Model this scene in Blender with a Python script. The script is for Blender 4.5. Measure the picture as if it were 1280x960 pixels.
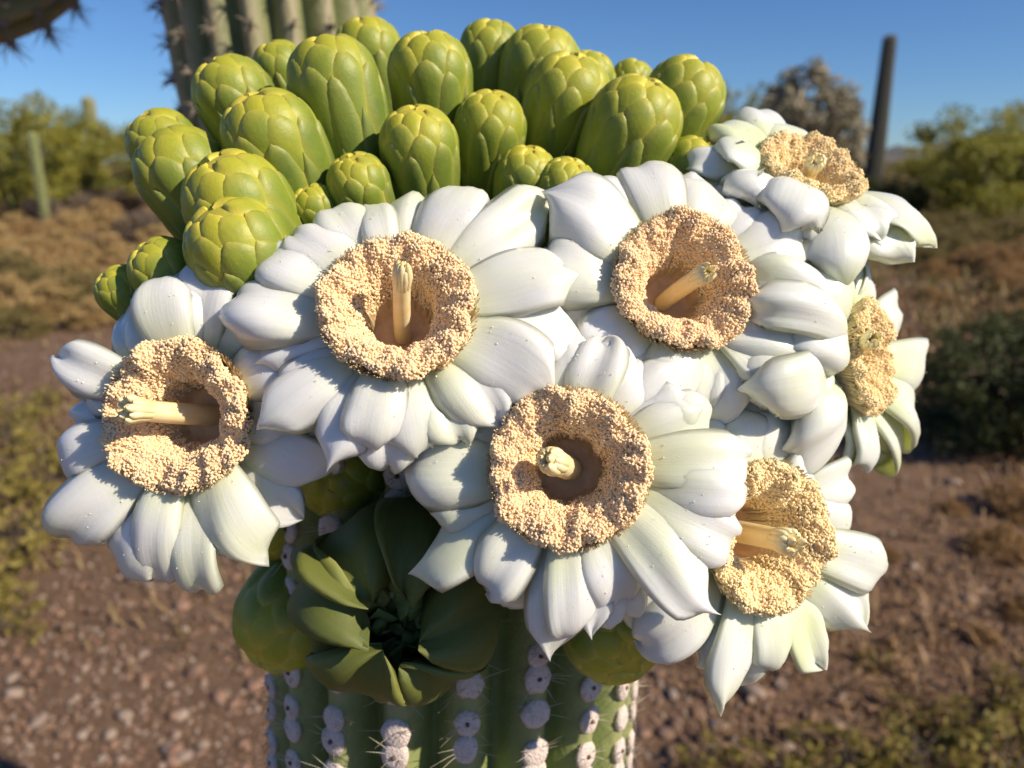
import bpy, math, random
import numpy as np
from mathutils import Vector
rng = np.random.default_rng(7)
for o in list(bpy.data.objects): bpy.data.objects.remove(o)
S = bpy.context.scene
COL = S.collection
# ------------------------------------------------------------------ camera
PITCH = math.radians(16.0); FPX = 962.0
CAM = np.array([0.0, 0.0, 1.3])
RIGHT = np.array([1.0, 0, 0]); FWD = np.array([0, math.cos(PITCH), -math.sin(PITCH)]); UP = np.array([0, math.sin(PITCH), math.cos(PITCH)])
cd = bpy.data.cameras.new('camera'); cam = bpy.data.objects.new('camera', cd); COL.objects.link(cam)
cam.location = CAM; cam.rotation_euler = (math.pi/2 - PITCH, 0, 0)
cd.sensor_width = 36; cd.lens = FPX/1280*36; cd.clip_start = 0.01; cd.clip_end = 6000
cd.dof.use_dof = True; cd.dof.focus_distance = 0.245; cd.dof.aperture_fstop = 10.0
S.camera = cam
# ------------------------------------------------------------------ sky and sun
TO_SUN = np.array([0.70, -0.33, 0.55]); TO_SUN /= np.linalg.norm(TO_SUN)
w = bpy.data.worlds.new('World'); S.world = w; w.use_nodes = True
nt = w.node_tree; bg = nt.nodes['Background']
sky = nt.nodes.new('ShaderNodeTexSky'); sky.sky_type = 'NISHITA'; sky.sun_disc = False
sky.sun_elevation = math.asin(TO_SUN[2]); sky.sun_rotation = math.atan2(TO_SUN[0], TO_SUN[1])
sky.altitude = 1200; sky.air_density = 1.0; sky.dust_density = 0.15; sky.ozone_density = 5.0
wb = nt.nodes.new('ShaderNodeMix'); wb.data_type = 'RGBA'; wb.blend_type = 'MULTIPLY'; wb.inputs[0].default_value = 1   # white balance: an even tint
wb.inputs[7].default_value = (.78, .99, 1.24, 1); nt.links.new(sky.outputs[0], wb.inputs[6]); nt.links.new(wb.outputs[2], bg.inputs[0]); bg.inputs[1].default_value = 0.070
sl = bpy.data.lights.new('sun', 'SUN'); sl.energy = 5.0; sl.angle = math.radians(0.53); sl.color = (1.0, 0.875, 0.70)
sun = bpy.data.objects.new('sun', sl); COL.objects.link(sun); sun.location = (5, -4, 6)
sun.rotation_euler = Vector(TO_SUN).to_track_quat('Z', 'Y').to_euler()
S.view_settings.view_transform = 'Standard'; S.view_settings.look = 'None'; S.view_settings.gamma = 1
S.view_settings.exposure = 0.25
S.render.engine = 'CYCLES'
S.cycles.max_bounces = 6; S.cycles.diffuse_bounces = 3; S.cycles.glossy_bounces = 2; S.cycles.transmission_bounces = 3; S.cycles.transparent_max_bounces = 4

# ------------------------------------------------------------------ helpers
def nrm(v): v = np.asarray(v, float); return v/np.linalg.norm(v)
def V(px, py, d):
    """world point seen at photo pixel px, py at depth d metres"""
    return CAM + RIGHT*((px-640)/FPX*d) - UP*((py-480)/FPX*d) + FWD*d
def VD(x, y, z): return nrm(RIGHT*x + UP*y - FWD*z)      # direction: right, up, towards the camera
def RAY(px, py): return nrm(V(px, py, 1.0)-CAM)
def G(px, py, z=0.0):
    r = RAY(px, py); t = (z-CAM[2])/r[2]; return CAM + r*t
def AT(px, dist, z=0.0):
    """point at horizontal distance dist (m) in the vertical plane of pixel column px near the horizon"""
    return np.array([(px-640)/FPX*(dist*math.cos(PITCH)), dist, z])

WLOC = {}
def link(o, parent=None, loc=(0, 0, 0)):
    COL.objects.link(o); loc = np.asarray(loc, float); WLOC[o] = loc
    if parent is not None:
        o.parent = parent; o.location = loc - WLOC[parent]
    else: o.location = loc
    return o
def mesh(name, verts, faces, mat=None, attr=None, smooth=True):
    me = bpy.data.meshes.new(name); verts = np.asarray(verts, np.float32)
    if isinstance(faces, np.ndarray): faces = [faces]
    tot = [np.full(len(f), f.shape[1], np.int32) for f in faces]
    idx = np.concatenate([np.asarray(f, np.int32).ravel() for f in faces]); tot = np.concatenate(tot)
    me.vertices.add(len(verts)); me.vertices.foreach_set('co', verts.ravel())
    me.loops.add(len(idx)); me.loops.foreach_set('vertex_index', idx)
    me.polygons.add(len(tot)); st = np.concatenate([[0], np.cumsum(tot)[:-1]]).astype(np.int32)
    me.polygons.foreach_set('loop_start', st); me.polygons.foreach_set('loop_total', tot)
    me.polygons.foreach_set('use_smooth', np.full(len(tot), smooth))
    if attr is not None:
        a = me.attributes.new('pat', 'FLOAT_VECTOR', 'POINT'); a.data.foreach_set('vector', np.asarray(attr, np.float32).ravel())
    me.update(calc_edges=True)
    if mat: me.materials.append(mat)
    return me
def obj(name, verts, faces, mat, parent=None, loc=None, attr=None, smooth=True):
    verts = np.asarray(verts, float)
    if loc is None: loc = verts.mean(0) if parent is not None else np.zeros(3)
    return link(bpy.data.objects.new(name, mesh(name, verts-np.asarray(loc), faces, mat, attr, smooth)), parent, loc)
def empty(name, loc):
    o = bpy.data.objects.new(name, None); o.empty_display_size = 0.05; return link(o, None, loc)
def tag(o, label=None, cat=None, group=None, kind=None):
    for k, v in (('label', label), ('category', cat), ('group', group), ('kind', kind)):
        if v: o[k] = v
    return o
def copy_tree(o, parent=None):
    c = o.copy(); COL.objects.link(c); c.parent = parent
    for ch in o.children: copy_tree(ch, c)
    return c
def grid_faces(n, m, wrap=True, off=0):
    i = np.arange(n-1)[:, None]; j = np.arange(m if wrap else m-1)[None, :]; j2 = (j+1) % m
    return np.stack([i*m+j, i*m+j2, (i+1)*m+j2, (i+1)*m+j], -1).reshape(-1, 4)+off
class Bag:
    """collects pieces of one mesh"""
    def __init__(s): s.v = []; s.f = {}; s.a = []; s.n = 0
    def add(s, v, f, a=None):
        v = np.asarray(v, float); s.v.append(v); s.f.setdefault(f.shape[1], []).append(f+s.n)
        s.a.append(np.zeros((len(v), 3)) if a is None else np.broadcast_to(np.asarray(a, float), (len(v), 3))); s.n += len(v)
    def obj(s, name, mat, parent=None, loc=None, smooth=True):
        return obj(name, np.concatenate(s.v), [np.concatenate(f) for f in s.f.values()], mat, parent, loc, np.concatenate(s.a), smooth)
def frames(P):
    """parallel-transport frames along polyline"""
    P = np.asarray(P, float); T = np.gradient(P, axis=0); T /= np.linalg.norm(T, axis=1)[:, None]
    a = np.array([0, 0, 1.]) if abs(T[0][2]) < .9 else np.array([1., 0, 0])
    U = []; u = nrm(a - T[0]*a.dot(T[0]))
    for t in T:
        u = nrm(u - t*u.dot(t)); U.append(u)
    U = np.array(U); return T, U, np.cross(T, U)
def tube(P, rad, m=6, cap=True):
    P = np.asarray(P, float); n = len(P); rad = np.broadcast_to(np.asarray(rad, float), (n,))
    T, U, W = frames(P); a = np.linspace(0, 2*np.pi, m, endpoint=False)
    v = P[:, None] + rad[:, None, None]*(np.cos(a)[None, :, None]*U[:, None]+np.sin(a)[None, :, None]*W[:, None])
    return v.reshape(-1, 3), grid_faces(n, m)
def bez(p0, p1, p2, p3, n=12):
    t = np.linspace(0, 1, n)[:, None]; return (1-t)**3*p0+3*(1-t)**2*t*p1+3*(1-t)*t*t*p2+t**3*p3
t_ = (1+5**.5)/2
ICO_V = np.array([[-1, t_, 0], [1, t_, 0], [-1, -t_, 0], [1, -t_, 0], [0, -1, t_], [0, 1, t_], [0, -1, -t_], [0, 1, -t_], [t_, 0, -1], [t_, 0, 1], [-t_, 0, -1], [-t_, 0, 1]])
ICO_V /= np.linalg.norm(ICO_V[0])
ICO_F = np.array([[0, 11, 5], [0, 5, 1], [0, 1, 7], [0, 7, 10], [0, 10, 11], [1, 5, 9], [5, 11, 4], [11, 10, 2], [10, 7, 6], [7, 1, 8], [3, 9, 4], [3, 4, 2], [3, 2, 6], [3, 6, 8], [3, 8, 9], [4, 9, 5], [2, 4, 11], [6, 2, 10], [8, 6, 7], [9, 8, 1]])
def subdiv(v, f):
    v = list(map(tuple, v)); c = {}; out = []
    def mid(a, b):
        k = (min(a, b), max(a, b))
        if k not in c:
            p = nrm(np.array(v[a])+np.array(v[b])); c[k] = len(v); v.append(tuple(p))
        return c[k]
    for a, b, d in f:
        ab, bd, da = mid(a, b), mid(b, d), mid(d, a); out += [[a, ab, da], [b, bd, ab], [d, da, bd], [ab, bd, da]]
    return np.array(v), np.array(out)
ICO1_V, ICO1_F = subdiv(ICO_V, ICO_F)
def rand_rot(n, r):
    q = r.normal(size=(n, 4)); q /= np.linalg.norm(q, axis=1)[:, None]; w_, x, y, z = q.T
    return np.stack([np.stack([1-2*(y*y+z*z), 2*(x*y-z*w_), 2*(x*z+y*w_)], -1), np.stack([2*(x*y+z*w_), 1-2*(x*x+z*z), 2*(y*z-x*w_)], -1), np.stack([2*(x*z-y*w_), 2*(y*z+x*w_), 1-2*(x*x+y*y)], -1)], 1)
def blobs(pos, scl, r, base=(ICO_V, ICO_F)):
    """many small ellipsoids: pos (n,3), scl (n,3)"""
    n = len(pos); bv, bf = base; Rm = rand_rot(n, r)
    v = np.einsum('nij,nkj->nki', Rm, bv[None]*scl[:, None, :]) + pos[:, None]
    f = bf[None] + (np.arange(n)*len(bv))[:, None, None]
    return v.reshape(-1, 3), f.reshape(-1, 3)
def wob(x, r, k=4, f=1.0):
    """smooth random function of points x (...,d)"""
    x = np.asarray(x, float); d = x.shape[-1]; o = 0
    for i in range(k):
        kv = r.normal(size=d)*f*(1+.6*i); o = o + np.sin(x@kv + r.uniform(0, 6.28))/(1+.5*i)
    return o/2

# ------------------------------------------------------------------ materials
def newmat(name):
    m = bpy.data.materials.new(name); m.use_nodes = True
    return m, m.node_tree.nodes, m.node_tree.links, m.node_tree.nodes['Principled BSDF']
def noise(n, l, scale, detail=3, rough=.55, vec=None):
    t = n.new('ShaderNodeTexNoise'); t.inputs['Scale'].default_value = scale; t.inputs['Detail'].default_value = detail; t.inputs['Roughness'].default_value = rough
    if vec is not None: l.new(vec, t.inputs['Vector'])
    return t
def ramp(n, l, fac, stops):
    r = n.new('ShaderNodeValToRGB'); e = r.color_ramp.elements
    while len(e) < len(stops): e.new(.5)
    for x, (p, c) in zip(e, stops): x.position = p; x.color = (*c, 1)
    l.new(fac, r.inputs[0]); return r
def mixc(n, l, fac, a, b, mode='MIX'):
    m = n.new('ShaderNodeMix'); m.data_type = 'RGBA'; m.blend_type = mode
    for s, x in ((0, fac), (6, a), (7, b)):
        if isinstance(x, (int, float)): m.inputs[s].default_value = x
        elif isinstance(x, tuple): m.inputs[s].default_value = (*x, 1)
        else: l.new(x, m.inputs[s])
    return m.outputs[2]
def math_(n, l, op, a, b=0.0, clamp=False):
    m = n.new('ShaderNodeMath'); m.operation = op; m.use_clamp = clamp
    for s, x in ((0, a), (1, b)):
        if isinstance(x, (int, float)): m.inputs[s].default_value = x
        else: l.new(x, m.inputs[s])
    return m.outputs[0]
def bump(n, l, h, strength, dist, b):
    u = n.new('ShaderNodeBump'); u.inputs['Strength'].default_value = strength; u.inputs['Distance'].default_value = dist
    l.new(h, u.inputs['Height']); l.new(u.outputs[0], b.inputs['Normal'])
def pat(n, l):
    a = n.new('ShaderNodeAttribute'); a.attribute_name = 'pat'; s = n.new('ShaderNodeSeparateXYZ'); l.new(a.outputs['Vector'], s.inputs[0])
    return s.outputs
def wpos(n): return n.new('ShaderNodeNewGeometry').outputs['Position']

def petal_mat(name, white, base, under, sss=.35, edge=None):
    m, n, l, b = newmat(name); p = pat(n, l); t, s, side = p[0], p[1], p[2]; P = wpos(n)
    oi = n.new('ShaderNodeObjectInfo').outputs['Random']
    nz = noise(n, l, 60, 3, .5, P).outputs[0]
    f = math_(n, l, 'MULTIPLY_ADD', nz, .35); n_ = f.node; l.new(s, n_.inputs[2])
    col = ramp(n, l, f, [(.24, base), (.66, white), (1, white)]).outputs[0]
    # pale green veining towards the edges and in blotches
    gz = noise(n, l, 26, 2, .5, P).outputs[0]
    g = ramp(n, l, gz, [(.50, (0, 0, 0)), (.72, (.7, .7, .7))]).outputs[0]
    col = mixc(n, l, g, col, base)
    col = mixc(n, l, side, under, col)
    at = math_(n, l, 'ABSOLUTE', t); ed = math_(n, l, 'MULTIPLY', math_(n, l, 'POWER', at, 6.0), .55 if edge is None else .9, True)
    col = mixc(n, l, ed, col, edge or base)
    vn = n.new('ShaderNodeCombineXYZ'); l.new(math_(n, l, 'MULTIPLY', t, 9.0), vn.inputs[0]); l.new(s, vn.inputs[1]); l.new(math_(n, l, 'MULTIPLY', oi, 91.0), vn.inputs[2])
    vein = ramp(n, l, noise(n, l, 1.5, 4, .65, vn.outputs[0]).outputs[0], [(.45, (0, 0, 0)), (.75, (.30, .30, .30))]).outputs[0]
    col = mixc(n, l, vein, col, base)
    hs = n.new('ShaderNodeHueSaturation'); l.new(col, hs.inputs['Color'])
    l.new(math_(n, l, 'MULTIPLY_ADD', oi, .12).node.outputs[0], hs.inputs['Value']); hs.inputs['Value'].links[0].from_node.inputs[2].default_value = .9
    l.new(hs.outputs[0], b.inputs['Base Color'])
    b.inputs['Roughness'].default_value = .36; b.inputs['Coat Weight'].default_value = .35; b.inputs['Coat Roughness'].default_value = .22; b.inputs['Specular IOR Level'].default_value = .5
    b.inputs['Subsurface Weight'].default_value = sss; b.inputs['Subsurface Radius'].default_value = (1, .9, .65); b.inputs['Subsurface Scale'].default_value = .0045
    # lengthwise creases and the beaded sparkle of the cells
    st = n.new('ShaderNodeCombineXYZ'); l.new(math_(n, l, 'MULTIPLY', t, 4.0), st.inputs[0]); l.new(math_(n, l, 'MULTIPLY', s, .8), st.inputs[1]); l.new(math_(n, l, 'MULTIPLY', oi, 37.0), st.inputs[2])
    n1 = noise(n, l, 1.6, 3, .6, st.outputs[0]).outputs[0]; n2 = noise(n, l, 2600, 2, .6, P).outputs[0]; n3 = noise(n, l, 300, 3, .6, P).outputs[0]
    h = math_(n, l, 'ADD', math_(n, l, 'MULTIPLY', n1, .26), math_(n, l, 'ADD', math_(n, l, 'MULTIPLY', n2, .10), math_(n, l, 'MULTIPLY', n3, .12)))
    bump(n, l, h, .5, .0011, b)
    if edge is not None: b.inputs['Coat Weight'].default_value = 0; b.inputs['Roughness'].default_value = .62
    return m
M = {}
M['petal'] = petal_mat('petal_wax', (.88, .865, .82), (.72, .77, .47), (.70, .77, .50), .6)
M['petal_green'] = petal_mat('petal_wax_greenish', (.87, .875, .79), (.66, .75, .36), (.62, .72, .34), .6)
M['sepal'] = petal_mat('outer_petal_green', (.74, .80, .58), (.42, .55, .15), (.34, .50, .10))
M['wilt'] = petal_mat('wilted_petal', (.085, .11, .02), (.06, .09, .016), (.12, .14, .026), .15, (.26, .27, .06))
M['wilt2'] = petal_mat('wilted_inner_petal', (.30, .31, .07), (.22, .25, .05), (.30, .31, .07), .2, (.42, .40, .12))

def simple(name, c1, c2, scale, rough=.7, sss=0, sr=(1, .5, .2), ss=.001, bd=0, bs=.4, detail=4):
    m, n, l, b = newmat(name); P = wpos(n); nz = noise(n, l, scale, detail, .6, P)
    c = ramp(n, l, nz.outputs[0], [(.3, c1), (.7, c2)]); l.new(c.outputs[0], b.inputs['Base Color']); b.inputs['Roughness'].default_value = rough
    if sss:
        b.inputs['Subsurface Weight'].default_value = sss; b.inputs['Subsurface Radius'].default_value = sr; b.inputs['Subsurface Scale'].default_value = ss
    if bd: bump(n, l, nz.outputs[0], bs, bd, b)
    return m
M['anther'] = simple('anther_pollen', (.93, .66, .37), (.97, .76, .49), 500, .8)
M['anther_yellow'] = simple('anther_pollen_yellow', (.95, .72, .36), (.98, .82, .50), 500, .8)
M['bed'] = simple('stamen_bed', (.84, .52, .27), (.92, .65, .38), 400, .8, bd=.0008)
M['filament'] = simple('filament', (.82, .64, .38), (.90, .76, .50), 300, .6)
M['style'] = simple('style_cream', (.88, .71, .34), (.92, .80, .50), 220, .45, sss=.25, sr=(1, .8, .3), ss=.0015, bd=.0004)
M['pollen'] = simple('pollen_dust', (.86, .76, .55), (.9, .84, .7), 300, .8)

def tube_green():
    m, n, l, b = newmat('flower_tube'); P = wpos(n); nz = noise(n, l, 60, 3, .5, P)
    c = ramp(n, l, nz.outputs[0], [(.3, (.10, .19, .035)), (.7, (.20, .30, .06))]); l.new(c.outputs[0], b.inputs['Base Color']); b.inputs['Roughness'].default_value = .5
    return m
M['tube'] = tube_green()
def bud_mat():
    m, n, l, b = newmat('bud_scale'); t, s, hgt = pat(n, l); P = wpos(n); oi = n.new('ShaderNodeObjectInfo').outputs['Random']
    at = math_(n, l, 'ABSOLUTE', t); e = math_(n, l, 'POWER', at, 2.6); e2 = math_(n, l, 'POWER', s, 5.0)
    e = math_(n, l, 'MAXIMUM', e, math_(n, l, 'MULTIPLY', e2, .9))
    nz = noise(n, l, 120, 4, .6, P).outputs[0]
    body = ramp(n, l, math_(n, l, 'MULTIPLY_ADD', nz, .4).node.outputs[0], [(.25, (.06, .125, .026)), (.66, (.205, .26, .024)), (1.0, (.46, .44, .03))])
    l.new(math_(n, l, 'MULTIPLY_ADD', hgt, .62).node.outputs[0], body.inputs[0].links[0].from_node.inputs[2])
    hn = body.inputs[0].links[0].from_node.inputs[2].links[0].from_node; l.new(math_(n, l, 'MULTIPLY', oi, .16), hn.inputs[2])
    edge = mixc(n, l, hgt, (.20, .26, .06), (.80, .64, .10))  # edges low on the bud darkened: shade of crowded neighbours painted in
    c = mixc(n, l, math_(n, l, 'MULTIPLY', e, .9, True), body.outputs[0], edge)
    sp = ramp(n, l, noise(n, l, 900, 2, .6, P).outputs[0], [(.66, (0, 0, 0)), (.76, (.35, .35, .35))]).outputs[0]
    c = mixc(n, l, sp, c, (.5, .5, .16))
    l.new(c, b.inputs['Base Color']); b.inputs['Roughness'].default_value = .5
    b.inputs['Subsurface Weight'].default_value = .15; b.inputs['Subsurface Radius'].default_value = (.7, 1, .2); b.inputs['Subsurface Scale'].default_value = .002
    bump(n, l, noise(n, l, 700, 3, .6, P).outputs[0], .25, .0006, b)
    return m
M['bud'] = bud_mat()
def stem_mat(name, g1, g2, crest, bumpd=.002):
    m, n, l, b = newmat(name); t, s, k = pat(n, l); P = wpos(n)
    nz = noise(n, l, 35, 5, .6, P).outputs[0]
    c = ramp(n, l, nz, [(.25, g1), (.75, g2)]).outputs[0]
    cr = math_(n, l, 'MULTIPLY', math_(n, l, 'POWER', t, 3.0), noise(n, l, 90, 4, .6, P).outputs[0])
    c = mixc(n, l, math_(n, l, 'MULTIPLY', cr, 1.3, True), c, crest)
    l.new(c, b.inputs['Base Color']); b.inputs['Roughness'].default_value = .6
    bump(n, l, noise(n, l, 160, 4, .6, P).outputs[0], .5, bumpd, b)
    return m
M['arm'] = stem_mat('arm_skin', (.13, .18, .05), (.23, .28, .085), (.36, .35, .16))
M['trunk'] = stem_mat('trunk_skin', (.13, .16, .055), (.22, .24, .09), (.42, .34, .22))
M['darkstem'] = stem_mat('dark_saguaro_skin', (.05, .055, .035), (.085, .085, .055), (.13, .11, .08))  # darker grey-green skin for the lone column
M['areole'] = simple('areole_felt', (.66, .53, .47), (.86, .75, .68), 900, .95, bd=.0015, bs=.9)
M['areole_pit'] = simple('areole_pit', (.10, .06, .04), (.2, .13, .09), 900, .9)
M['spine'] = simple('spine', (.38, .31, .22), (.60, .54, .44), 200, .5)
M['oldspine'] = simple('old_spine', (.16, .13, .10), (.36, .30, .23), 60, .6)

# ------------------------------------------------------------------ GROUND
def ground_mat():
    m, n, l, b = newmat('desert_soil'); P = wpos(n)
    a = noise(n, l, .35, 5, .6, P).outputs[0]; c = noise(n, l, 9, 6, .7, P).outputs[0]; d = noise(n, l, 70, 5, .7, P).outputs[0]
    col = ramp(n, l, a, [(.3, (.165, .088, .042)), (.5, (.225, .128, .068)), (.7, (.275, .165, .095))]).outputs[0]
    col = mixc(n, l, math_(n, l, 'MULTIPLY', c, .8), col, (.10, .052, .028))
    col = mixc(n, l, ramp(n, l, d, [(.5, (0, 0, 0)), (.75, (.7, .7, .7))]).outputs[0], col, (.40, .29, .21))
    l.new(col, b.inputs['Base Color']); b.inputs['Roughness'].default_value = .95
    bump(n, l, math_(n, l, 'ADD', c, math_(n, l, 'MULTIPLY', d, .4)), .9, .04, b)
    return m
M['soil'] = ground_mat()
xs = np.concatenate([[-2500, -900, -300, -120, -60], np.linspace(-30, 30, 161), [60, 120, 300, 900, 2500]])
ys = np.concatenate([[-900, -200, -50, -15], np.linspace(-5, 40, 140), [60, 100, 200, 500, 1200, 3500]])
gx, gy = np.meshgrid(xs, ys); r0 = np.random.default_rng(3)
gz = wob(np.stack([gx, gy], -1), r0, 6, .8)*.025*np.clip(20/np.maximum(np.hypot(gx, gy), 1), 0, 1)
gv = np.stack([gx, gy, gz], -1).reshape(-1, 3)
tag(obj('ground', gv, grid_faces(len(ys), len(xs), False), M['soil']), 'reddish brown gravelly desert ground', None, None, 'structure')
def gh(x, y):
    r0 = np.random.default_rng(3); return float(wob(np.array([[x, y]]), r0, 6, .8)[0]*.025*min(20/max(math.hypot(x, y), 1), 1))
# far ridge
M['hill'] = simple('far_hill', (.10, .10, .095), (.16, .15, .13), .03, .9)
hx = np.linspace(60, 900, 90); prof = 22*np.exp(-((hx-520)/150)**2)+14*np.exp(-((hx-330)/60)**2)+30*np.exp(-((hx-720)/140)**2)
prof = prof*(1+.12*np.sin(hx*.11)+.06*np.sin(hx*.37+1)); rows = []
for k, (fy, fz) in enumerate([(0, -0.05), (.25, .45), (.5, 1.0), (.8, .6), (1.2, -0.05)]):
    rows.append(np.stack([hx, 900+160*fy+20*np.sin(hx*.05+k), prof*fz+wob(hx[:, None]*.08, rng, 4)*.8-.5], -1))
tag(obj('hill', np.concatenate(rows), grid_faces(5, len(hx), False), M['hill']), None, None, None, 'structure')

# stones: the larger ones singly, the rest as gravel
def stone_mat(name, c1, c2):
    return simple(name, c1, c2, 40, .9, bd=.004, bs=.6)
SM = [stone_mat('stone_pink', (.20, .11, .072), (.31, .19, .13)), stone_mat('stone_brown', (.13, .078, .052), (.23, .145, .10)), stone_mat('stone_pale', (.24, .175, .135), (.36, .275, .215))]
smesh = []
for k in range(9):
    v = ICO1_V*(1+.22*wob(ICO1_V, rng, 4, 1.8)[:, None])*np.array([1, rng.uniform(.65, .95), rng.uniform(.4, .65)])
    smesh.append(mesh('stone', v, ICO1_F, SM[k % 3]))
SL = ['pinkish angular stone lying among the gravel', 'brown angular stone lying among the gravel', 'pale grey tan stone lying among the gravel']
cnt = 0
while cnt < 230:
    px, py = rng.uniform(-40, 1320), 960-480*rng.uniform(0, 1)**1.6
    if 330 < px < 800: continue
    g = G(px, py); k = int(rng.integers(0, 9)); s = rng.uniform(.010, .024)*(1.5 if rng.random() < .1 else 1)
    if g[1] > 4.2: continue
    o = bpy.data.objects.new('stone', smesh[k]); COL.objects.link(o); o.location = (g[0], g[1], gh(g[0], g[1])+s*.15); o.scale = (s, s, s)
    o.rotation_euler = (rng.uniform(-.3, .3), rng.uniform(-.3, .3), rng.uniform(0, 6.28))
    tag(o, SL[k % 3], 'stone', ('pinkish stones on the ground', 'brown stones on the ground', 'pale stones on the ground')[k % 3]); cnt += 1
N = 26000; d = 1.0+8.5*rng.uniform(0, 1, N)**1.7; ang = rng.uniform(-.85, .85, N)
gp = np.stack([np.tan(ang)*d*.95, d, np.zeros(N)], -1); r0 = np.random.default_rng(3)
gp[:, 2] = wob(gp[:, :2], r0, 6, .8)*.025
sz = rng.uniform(.003, .009, N)*(1+.10*d); Bg = [Bag(), Bag(), Bag()]
for k in range(3):
    i = np.arange(N) % 3 == k; sc = sz[i][:, None]*rng.uniform(.6, 1.2, (i.sum(), 3))
    v, f = blobs(gp[i], sc, rng); Bg[k].add(v, f)
for k, nm in enumerate(('pinkish gravel strewn over the desert floor', 'brown gravel strewn over the desert floor', 'pale gravel strewn over the desert floor')):
    tag(Bg[k].obj('gravel', SM[k], None, (0, 0, 0), False), nm, 'gravel', None, 'stuff')

# ------------------------------------------------------------------ PLANTS OF THE DESERT
def leaf_mat(name, c1, c2, tr=.35):
    m, n, l, b = newmat(name); t, s, k = pat(n, l)
    c = ramp(n, l, t, [(0, c1), (1, c2)]).outputs[0]
    l.new(c, b.inputs['Base Color']); b.inputs['Roughness'].default_value = .65
    ts = n.new('ShaderNodeBsdfTranslucent'); l.new(c, ts.inputs[0]); mx = n.new('ShaderNodeMixShader'); mx.inputs[0].default_value = tr
    l.new(b.outputs[0], mx.inputs[1]); l.new(ts.outputs[0], mx.inputs[2]); l.new(mx.outputs[0], n['Material Output'].inputs[0])
    return m
M['lf_palo'] = leaf_mat('palo_verde_leaf', (.17, .19, .035), (.42, .37, .05))
M['lf_creo'] = leaf_mat('creosote_leaf', (.035, .05, .014), (.09, .10, .025))
M['lf_tan'] = leaf_mat('dry_tan_leaf', (.38, .25, .10), (.62, .45, .20))
M['lf_orange'] = leaf_mat('dry_rust_leaf', (.29, .165, .06), (.50, .32, .14))
M['lf_dry'] = leaf_mat('dry_grass_blade', (.20, .13, .06), (.42, .30, .14))
M['lf_litter'] = leaf_mat('dry_litter', (.12, .065, .03), (.42, .26, .12), .15)
M['lf_grey'] = leaf_mat('grey_twig', (.13, .095, .07), (.24, .18, .13), .15)
M['lf_weed'] = leaf_mat('weed_leaf', (.17, .135, .03), (.42, .34, .08))
M['lf_olive'] = leaf_mat('olive_leaf', (.15, .12, .04), (.33, .26, .09))
M['lf_cholla'] = leaf_mat('cholla_joint', (.24, .21, .13), (.46, .40, .27), .15)
M['bark'] = simple('bark', (.10, .075, .05), (.20, .15, .10), 20, .9)
M['gbark'] = simple('green_bark', (.12, .14, .04), (.2, .2, .07), 12, .8)
def leafcloud(bag, cen, rad, n, size, r, asp=2.2, up=0.0):
    """n small leaf faces on clumps"""
    d = r.normal(size=(n, 3)); d /= np.linalg.norm(d, axis=1)[:, None]
    pos = cen + d*rad*(r.uniform(.15, 1, n)**.5)[:, None]
    a = r.normal(size=(n, 3)); a[:, 2] += up; a += .5*d; a /= np.linalg.norm(a, axis=1)[:, None]
    b = np.cross(a, r.normal(size=(n, 3))); b /= np.linalg.norm(b, axis=1)[:, None]; c = np.cross(a, b)
    s = size*r.uniform(.6, 1.4, n)[:, None]
    P = np.stack([pos-a*s*.5*asp*.9, pos+b*s*.5+c*s*.12, pos+a*s*.5*asp, pos-b*s*.5+c*s*.12], 1)
    col = np.repeat(r.uniform(0, 1, n)*.7+.3*r.uniform(), 4)
    bag.add(P.reshape(-1, 3), np.arange(n*4).reshape(-1, 4), np.stack([col, col, col], -1))
def shrub(name, mat, h, wd, clumps, per, size, seed, bark='bark', asp=2.2, up=.3, mound=True, stems=9):
    r = np.random.default_rng(seed); root = empty(name, (0, 0, 0)); st = Bag(); lf = Bag()
    for k in range(stems):
        a = r.uniform(0, 6.28); q = r.uniform(.3, 1); e = np.array([math.cos(a)*wd*.42*q, math.sin(a)*wd*.42*q, h*r.uniform(.55, .95)*(1-.35*q*mound)])
        P = bez(np.array([e[0]*.08, e[1]*.08, -.03]), e*np.array([.3, .3, .35]), e*np.array([.7, .7, .75])+r.normal(size=3)*.04*h, e, 7)
        st.add(*tube(P, np.linspace(.016, .004, 7)*h, 5))
        for q2 in range(3):
            p0 = P[3+q2]; e2 = p0+r.normal(size=3)*np.array([.16, .16, .1])*h; e2[2] = max(e2[2], .05*h); st.add(*tube(np.linspace(p0, e2, 4), np.linspace(.005, .002, 4)*h, 4))
    for k in range(clumps):
        a = r.uniform(0, 6.28); q = r.uniform(0, 1)**.5; zz = r.uniform(.12, 1) if not mound else r.uniform(.1, 1)*math.sqrt(max(1-.8*q*q, .05))
        c = np.array([math.cos(a)*wd*.45*q, math.sin(a)*wd*.45*q, h*zz*.92])
        s = r.uniform(.08, .17); leafcloud(lf, c, np.array([s*wd, s*wd, s*h*.9]), per, size, r, asp, up)
    st.obj('stems', M[bark], root, (0, 0, 0)); lf.obj('foliage', M[mat], root, (0, 0, 0), False)
    return root
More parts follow.
